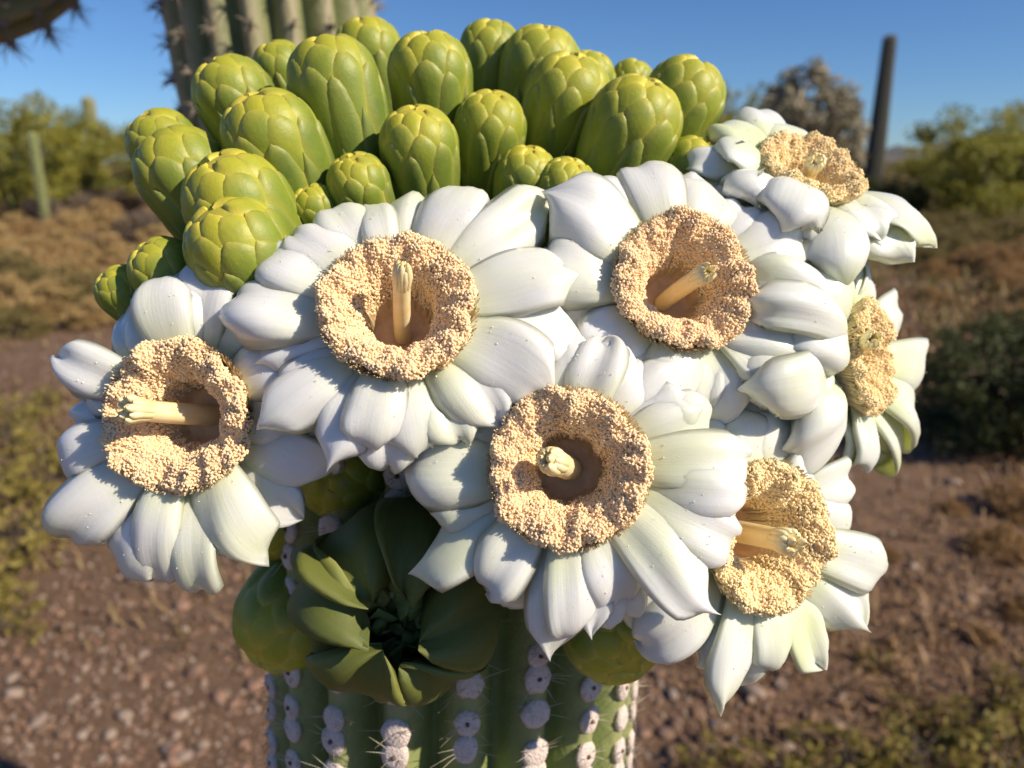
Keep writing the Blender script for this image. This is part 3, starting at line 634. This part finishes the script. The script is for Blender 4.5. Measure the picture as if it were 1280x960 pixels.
def flower(px, py, d, Rpx, axis, petals, style, label, seed, extra=10, fill=16, pm='petal', spread=2.02, na=8200):
    r = np.random.default_rng(seed); C = V(px, py, d); ez = VD(*axis); R = Rpx/FPX*d
    ex = nrm(RIGHT-ez*RIGHT.dot(ez)); ey = np.cross(ez, ex)
    def local(qx, qy, z):
        ry = RAY(qx, qy); t = ((C+ez*z-CAM).dot(ez))/ry.dot(ez); p = CAM+ry*t-C; return np.array([p.dot(ex), p.dot(ey)])
    def P3(x, y, z): return C+np.multiply.outer(x, ex)+np.multiply.outer(y, ey)+np.multiply.outer(z, ez)
    # tube from the arm to the face
    Bp = dome_point(C-ez*.03); dist = np.linalg.norm(C-Bp)
    path = bez(Bp, Bp+nrm(C-ez*.05-Bp)*dist*.3, C-ez*dist*.55, C-ez*R*.55, 16)
    u = np.linspace(0, 1, 16); v, f = tube(path, R*(.42+.16*u+.36*u**5), 22)
    F = obj('flower', v, f, M['tube'], R0, C); F['label'] = label
    # outer greenish petals
    for k in range(extra):
        a = 2*np.pi*(k+r.uniform(-.25, .25))/extra
        g = petal_geo(C, ex, ey, ez, R, a, R*spread*r.uniform(.72, .92), R*r.uniform(.30, .38), r, curl=r.uniform(1.7, 2.6), z0=-.55, r0=.55, rise=.3, crumple=.06)
        obj('outer_petal', g[0], g[1], M['sepal'], F, None, g[2])
    pol = []
    for k in range(fill):
        a = 2*np.pi*(k+r.uniform(-.3, .3))/fill; g = petal_geo(C, ex, ey, ez, R, a, R*spread*r.uniform(.86, 1.02), R*r.uniform(.34, .44), r, curl=r.uniform(1.3, 2.3), z0=-.62+.1*(k % 2), r0=.58, rise=.5, crumple=.13, camber=r.uniform(.1, .4), sway=r.normal()*.12, twist=r.normal()*.25, tip=r.uniform(.2, .7))
        obj('petal', g[0], g[1], M[pm], F, None, g[2])
    for q, pe in enumerate(petals):
        x, y, wpx, ty = pe[:4]; o = dict(pe[4]) if len(pe) > 4 else {}
        zt = {'r': .12, 'p': -.30, 'f': .25, 'c': -.1, 'g': -.5}[ty]*R; l = local(x, y, zt); reach = np.linalg.norm(l); a = math.atan2(l[1], l[0])
        reach = min(reach, 3.0*R); reach = max(reach, 1.25*R)
        if ty == 'r': kw = dict(curl=r.uniform(1.5, 2.3), rise=.55, crumple=r.uniform(.06, .13), tip=r.uniform(.15, .6), camber=r.uniform(.12, .42), twist=r.normal()*.15)
        elif ty == 'p': kw = dict(curl=r.uniform(.9, 1.3), rise=.38, crumple=r.uniform(.08, .15), tip=.75, camber=r.uniform(.08, .38), twist=r.normal()*.25)
        elif ty == 'f': kw = dict(curl=r.uniform(2.2, 2.8), rise=.35, crumple=.16, tip=.3, camber=.6, twist=r.normal()*.4, z0=-.5)
        elif ty == 'g': kw = dict(curl=1.5, rise=.2, crumple=.08, tip=.4, z0=-.6)
        else: kw = dict(curl=r.uniform(1.6, 2.2), rise=.55, crumple=.17, tip=.45, camber=.55, twist=r.normal()*.45)
        kw.setdefault('z0', -.46+.16*(q % 2)+r.normal()*.03); kw.update(o)
        g = petal_geo(C, ex, ey, ez, R, a, reach*1.03, wpx*.70/FPX*d, r, sway=r.normal()*.07, **kw)
        obj('petal', g[0], g[1], M['sepal' if ty == 'g' else pm], F, None, g[2])
        vv = g[0].reshape(24, 20, 3); ii = (r.integers(2, 15, 14), r.integers(2, 9, 14)); pol.append(vv[ii]+r.normal(size=(14, 3))*.0003+ez*.0001)
    # stamens
    prof = np.array([(.62, -.75), (.72, -.50), (.84, -.22), (.94, .00), (.98, .08), (.92, .145), (.78, .11), (.64, -.02), (.53, -.20), (.48, -.45), (.43, -.72), (.38, -.95), (.0, -1.0)])
    from_s = np.concatenate([[0], np.cumsum(np.linalg.norm(np.diff(prof, axis=0), axis=1))])
    def pr(q): return np.interp(q, from_s, prof[:, 0]), np.interp(q, from_s, prof[:, 1])
    pa = r.uniform(0, 6.28, 8)
    def rough(a, q): return 1+.035*np.sin(3*a+pa[0])+.025*np.sin(7*a+pa[1])+.02*np.sin(13*a+pa[2]), .05*np.sin(4*a+pa[3])+.04*np.sin(9*a+pa[4]+5*q)+.03*np.sin(17*a+pa[5]-9*q)
    qs = np.linspace(0, from_s[-1], 40); aa = np.linspace(0, 2*np.pi, 64, endpoint=False); Q, A = np.meshgrid(qs, aa, indexing='ij'); rr, zz = pr(Q); fr_, fz_ = rough(A, Q)
    zz = zz+fz_*np.exp(-((Q-from_s[5])/.45)**2); rr = rr*np.where(rr > .3, fr_, 1)*.99
    obj('stamen_cup', P3(R*rr*np.cos(A), R*rr*np.sin(A), R*zz).reshape(-1, 3), grid_faces(40, 64), M['bed'], F, C)
    # anthers
    n = na; q0, q1 = from_s[3]+.05, from_s[9]+.30*r.uniform(.2, 1); Q = q0+(q1-q0)*r.uniform(0, 1, n*2)
    rr, zz = pr(Q); keep = r.uniform(0, 1, n*2) < rr*np.where(Q > from_s[8], 1-.75*(Q-from_s[8])/(q1-from_s[8]), 1.); Q = Q[keep][:n]; rr, zz = pr(Q); n = len(Q); A = r.uniform(0, 6.28, n); fr_, fz_ = rough(A, Q)
    clump = wob(np.stack([np.cos(A)*9*rr, np.sin(A)*9*rr, Q*9], -1), r, 6, .9)
    lift = .002+.026*clump+r.uniform(-.018, .04, n); nx = np.gradient(prof[:, 0], from_s); nz = np.gradient(prof[:, 1], from_s); nr_ = -(-np.interp(Q, from_s, nz)); nr_ = np.interp(Q, from_s, nz); nzz = -np.interp(Q, from_s, nx)
    rr = rr*fr_+nr_*lift*.8; zz = zz+fz_*np.exp(-((Q-from_s[5])/.45)**2)+nzz*lift
    pos = P3(R*rr*np.cos(A), R*rr*np.sin(A), R*zz); sc = R*np.stack([r.uniform(.023, .033, n), r.uniform(.015, .021, n), r.uniform(.015, .020, n)], -1)
    v, f = blobs(pos, sc, r); tag(obj('anthers', v, f, M['anther' if pm == 'petal' else 'anther_yellow'], F, C), kind='stuff')
    # filaments: outer wall and throat
    fb = Bag()
    for k in range(1000):
        a = r.uniform(0, 6.28); b_ = a+r.normal()*.06
        if k < 850:
            q = r.uniform(.97, 1.04); z1 = r.uniform(-.02, .12); p0 = (.68*math.cos(b_), .68*math.sin(b_), -.62); p1 = (.885*math.cos(a), .885*math.sin(a), -.20); p2 = (q*math.cos(a), q*math.sin(a), z1)
        else:
            p0 = (.40*math.cos(b_), .40*math.sin(b_), -.9); p1 = (.44*math.cos(b_), .44*math.sin(b_), -.55); p2 = (.52*math.cos(a), .52*math.sin(a), -.25)
        pp = R*np.array([p0, p1, p2]); fb.add(*tube(P3(pp[:, 0], pp[:, 1], pp[:, 2]), R*.0085, 3))
    tag(fb.obj('filaments', M['filament'], F, C), kind='stuff')
    # style with its bundle of stigma lobes
    sx, sy, sh, sr, flare = style; l = local(sx, sy, sh*R); tipp = P3(l[0], l[1], sh*R); b0 = C-ez*R*.95; mid = C-ez*R*.3+(tipp-C)*.15
    pth = bez(b0, b0*.4+mid*.6, tipp-(tipp-mid)*.45, tipp-(tipp-mid)*.12, 12); v, f = tube(pth, sr*R*(1-.10*np.linspace(0, 1, 12)), 12); obj('style', v, f, M['style'], F, C)
    sg = Bag(); dirv = nrm(tipp-pth[-3]); u1 = nrm(np.cross(dirv, UP+.3*RIGHT)); u2 = np.cross(dirv, u1); bs = pth[-2]
    for k in range(13):
        a = 2*np.pi*k/11 if k < 11 else r.uniform(0, 6.28); q = .62 if k < 11 else .15; L = R*r.uniform(.28, .40)
        o1 = (u1*math.cos(a)+u2*math.sin(a))*sr*R; p = np.array([bs+o1*q, bs+o1*(q+.1)+dirv*L*.5, bs+o1*(q*.9+flare)+dirv*L*.92, bs+o1*(q*.75+flare*1.25)+dirv*L*1.08])
        p = np.array([bs+o1*q*.8-dirv*L*.2]+list(p)); sg.add(*tube(p, sr*R*np.array([.28, .36, .40, .36, .06]), 7))
    sg.obj('stigma', M['style'], F, tipp)
    pp = np.concatenate(pol); v, f = blobs(pp, np.abs(r.normal(size=(len(pp), 1)))*.00008+np.full((len(pp), 3), .00013), r); tag(obj('pollen', v, f, M['pollen'], F, C), kind='stuff')
    return F

flower(498, 383, .245, 98, (.07, .35, .93), [
 (330, 300, 66, 'r'), (365, 265, 62, 'r'), (415, 235, 60, 'r'), (464, 230, 40, 'r'), (520, 212, 66, 'r'), (582, 217, 64, 'r'), (642, 246, 78, 'r'), (690, 262, 66, 'p'),
 (716, 352, 74, 'p', {'z0': -.1}), (722, 412, 76, 'p', {'z0': -.2}), (686, 488, 78, 'p', {'z0': -.15}), (625, 531, 72, 'p'), (510, 545, 72, 'r'), (455, 540, 60, 'r'), (413, 572, 58, 'p'), (322, 528, 62, 'p', {'z0': -.45}),
 (272, 378, 78, 'c'), (300, 318, 60, 'p', {'z0': -.5}), (365, 475, 60, 'r', {'z0': -.5}), (570, 535, 60, 'r', {'z0': -.5})],
 (503, 347, .30, .12, .05), 'wide open white flower whose upright style shadows its stamen ring', 41)
flower(855, 352, .257, 90, (.12, .21, .97), [
 (683, 250, 74, 'p', {'z0': -.2}), (675, 322, 76, 'r'), (742, 202, 70, 'r'), (815, 187, 64, 'r', {'tip': .35}), (903, 200, 82, 'r'), (938, 262, 54, 'r', {'z0': -.5}), (1018, 277, 70, 'p'), (992, 345, 62, 'p', {'z0': -.5}),
 (1028, 445, 66, 'r'), (1016, 485, 72, 'p'), (930, 508, 80, 'r'), (852, 505, 80, 'c'), (790, 470, 66, 'c', {'z0': -.5}), (752, 448, 78, 'p'), (722, 362, 60, 'p', {'z0': -.4}), (770, 480, 60, 'p', {'z0': -.5}), (700, 290, 56, 'r', {'z0': -.5}), (960, 465, 64, 'p', {'z0': -.5})],
 (876, 345, .36, .13, .05), 'white flower with style leaning away, between the yellow green buds and the shaded throat flower', 42)
flower(710, 585, .238, 100, (-.10, .12, .99), [
 (502, 590, 84, 'r'), (590, 528, 56, 'r', {'z0': -.5}), (513, 703, 74, 'p'), (600, 738, 62, 'r'), (690, 822, 58, 'p'), (716, 796, 56, 'r'), (742, 792, 50, 'p'), (778, 766, 58, 'r'),
 (894, 746, 66, 'p', {'z0': -.2}), (918, 690, 68, 'r'), (850, 682, 60, 'p', {'z0': -.5}), (942, 572, 60, 'r'), (930, 628, 56, 'r', {'z0': -.4}), (870, 500, 70, 'p', {'z0': -.5}), (700, 425, 62, 'r'), (748, 420, 60, 'r'), (800, 440, 66, 'r', {'z0': -.5}), (640, 450, 60, 'r', {'z0': -.5}), (560, 640, 64, 'r', {'z0': -.6}), (655, 760, 60, 'r', {'z0': -.55})],
 (694, 578, .05, .17, .06), 'white flower facing out squarely with a deep brown shaded throat', 43)
flower(222, 520, .252, 96, (-.10, .03, 1), [
 (150, 388, 56, 'r'), (188, 345, 58, 'r'), (225, 326, 54, 'r'), (262, 316, 60, 'p'), (300, 345, 60, 'r', {'z0': -.5}), (82, 437, 54, 'p'), (80, 482, 56, 'r'), (50, 572, 52, 'r', {'curl': 2.9}), (92, 585, 50, 'g'),
 (60, 678, 68, 'r'), (131, 726, 56, 'r'), (172, 735, 52, 'r'), (228, 746, 60, 'r'), (285, 690, 60, 'p', {'z0': -.55}), (322, 698, 74, 'p', {'z0': -.2}), (382, 526, 64, 'p'), (375, 600, 70, 'r', {'z0': -.5}), (345, 440, 66, 'r'), (100, 640, 60, 'r', {'z0': -.6})],
 (170, 512, .38, .15, .45), 'white flower with a flared style bending sideways, below the cluster of buds and apart from the rest', 44)
flower(960, 670, .258, 94, (.39, .07, .92), [
 (1087, 630, 60, 'r'), (1098, 710, 56, 'p'), (1068, 732, 44, 'r'), (1084, 770, 62, 'p'), (1035, 838, 64, 'p'), (992, 842, 54, 'r'), (945, 852, 60, 'r'), (895, 888, 56, 'p'), (842, 818, 78, 'r'), (892, 822, 54, 'r', {'z0': -.5}),
 (1005, 505, 70, 'r'), (1048, 588, 70, 'r'), (945, 520, 70, 'r'), (865, 590, 70, 'r'), (850, 700, 70, 'r'), (1010, 780, 50, 'r', {'z0': -.55}), (915, 540, 66, 'p', {'z0': -.5}), (970, 480, 66, 'p', {'z0': -.6}), (890, 520, 64, 'p', {'z0': -.6})],
 (981, 676, .42, .16, .2), 'white flower lowest on the arm with a yellow style curving sideways', 45, pm='petal_green')
flower(1086, 447, .292, 72, (.75, .03, .66), [
 (1143, 340, 56, 'p'), (1168, 470, 60, 'r'), (1184, 502, 60, 'p'), (1178, 575, 66, 'r'), (1132, 602, 62, 'p'), (1078, 588, 60, 'p'), (1032, 560, 64, 'c'), (1035, 480, 60, 'f'), (1022, 400, 66, 'f'), (1040, 330, 64, 'c'), (1095, 318, 60, 'c'), (1120, 330, 50, 'r', {'z0': -.5}), (1150, 420, 60, 'r', {'z0': -.5}), (1150, 590, 56, 'r', {'z0': -.5}), (1020, 520, 56, 'g'), (1010, 450, 60, 'c', {'z0': -.6}), (1005, 340, 60, 'c', {'z0': -.6}), (1000, 500, 56, 'r', {'z0': -.7}), (1045, 520, 50, 'c'), (1015, 425, 52, 'c'), (1060, 345, 50, 'c', {'rise': .8}), (1025, 365, 46, 'f', {'rise': .7})],
 (1088, 425, .30, .14, .2), 'white flower turned almost edge on, directly above the lowest flower', 46, pm='petal_green')
flower(1014, 210, .297, 67, (.20, .64, .74), [
 (872, 175, 66, 'c'), (905, 140, 56, 'r'), (940, 110, 58, 'r'), (978, 132, 58, 'r'), (1018, 165, 54, 'r'), (1062, 182, 56, 'r'), (1096, 222, 52, 'r'), (1108, 250, 46, 'r'), (1168, 292, 70, 'p'), (1105, 285, 70, 'c'), (1040, 275, 70, 'f'), (985, 262, 66, 'f', {'rise': 1.0, 'z0': -.35}), (925, 215, 66, 'f', {'rise': .9}), (1010, 300, 60, 'p'), (950, 250, 60, 'c'), (895, 190, 54, 'c', {'rise': .8}), (1065, 290, 56, 'c', {'rise': .7}), (1130, 275, 56, 'c'), (1000, 280, 50, 'c', {'rise': .9}), (905, 225, 50, 'g'), (1130, 318, 60, 'p'), (1070, 320, 60, 'c')],
 (1018, 205, .35, .16, .15), 'white flower tilted skyward, between the green buds and the far cholla', 47, pm='petal_green')

# wilted closing flower in the shade
def wilted():
    r = np.random.default_rng(77); C = V(505, 735, .302); ez = VD(-.02, -.20, .97); R = 82/FPX*.302; ex = nrm(RIGHT-ez*RIGHT.dot(ez)); ey = np.cross(ez, ex)
    Bp = dome_point(C-ez*.04); pth = bez(Bp, Bp+(C-Bp)*.3, C-ez*.05, C-ez*R*.75, 12); dm = np.linspace(.2, 1.55, 6)
    v, f = tube(np.concatenate([pth, C-ez*R*.75+ez[None]*(R*.4*np.sin(dm))[:, None]]), np.concatenate([R*np.linspace(.8, .98, 12), R*.98*np.cos(dm)]), 22)
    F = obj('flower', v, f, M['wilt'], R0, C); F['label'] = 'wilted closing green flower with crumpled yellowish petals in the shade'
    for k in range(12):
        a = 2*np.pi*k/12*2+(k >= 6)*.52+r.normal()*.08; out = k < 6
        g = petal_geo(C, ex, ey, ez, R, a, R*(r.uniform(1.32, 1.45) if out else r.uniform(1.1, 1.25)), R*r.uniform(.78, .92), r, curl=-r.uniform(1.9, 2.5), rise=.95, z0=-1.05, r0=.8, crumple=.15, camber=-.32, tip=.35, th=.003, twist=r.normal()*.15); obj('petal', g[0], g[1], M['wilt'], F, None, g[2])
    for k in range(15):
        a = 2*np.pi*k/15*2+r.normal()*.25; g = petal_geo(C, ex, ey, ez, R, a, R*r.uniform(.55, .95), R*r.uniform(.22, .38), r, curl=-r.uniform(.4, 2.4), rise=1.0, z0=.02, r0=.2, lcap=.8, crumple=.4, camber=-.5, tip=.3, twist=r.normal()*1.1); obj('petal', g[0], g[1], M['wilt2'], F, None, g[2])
wilted()
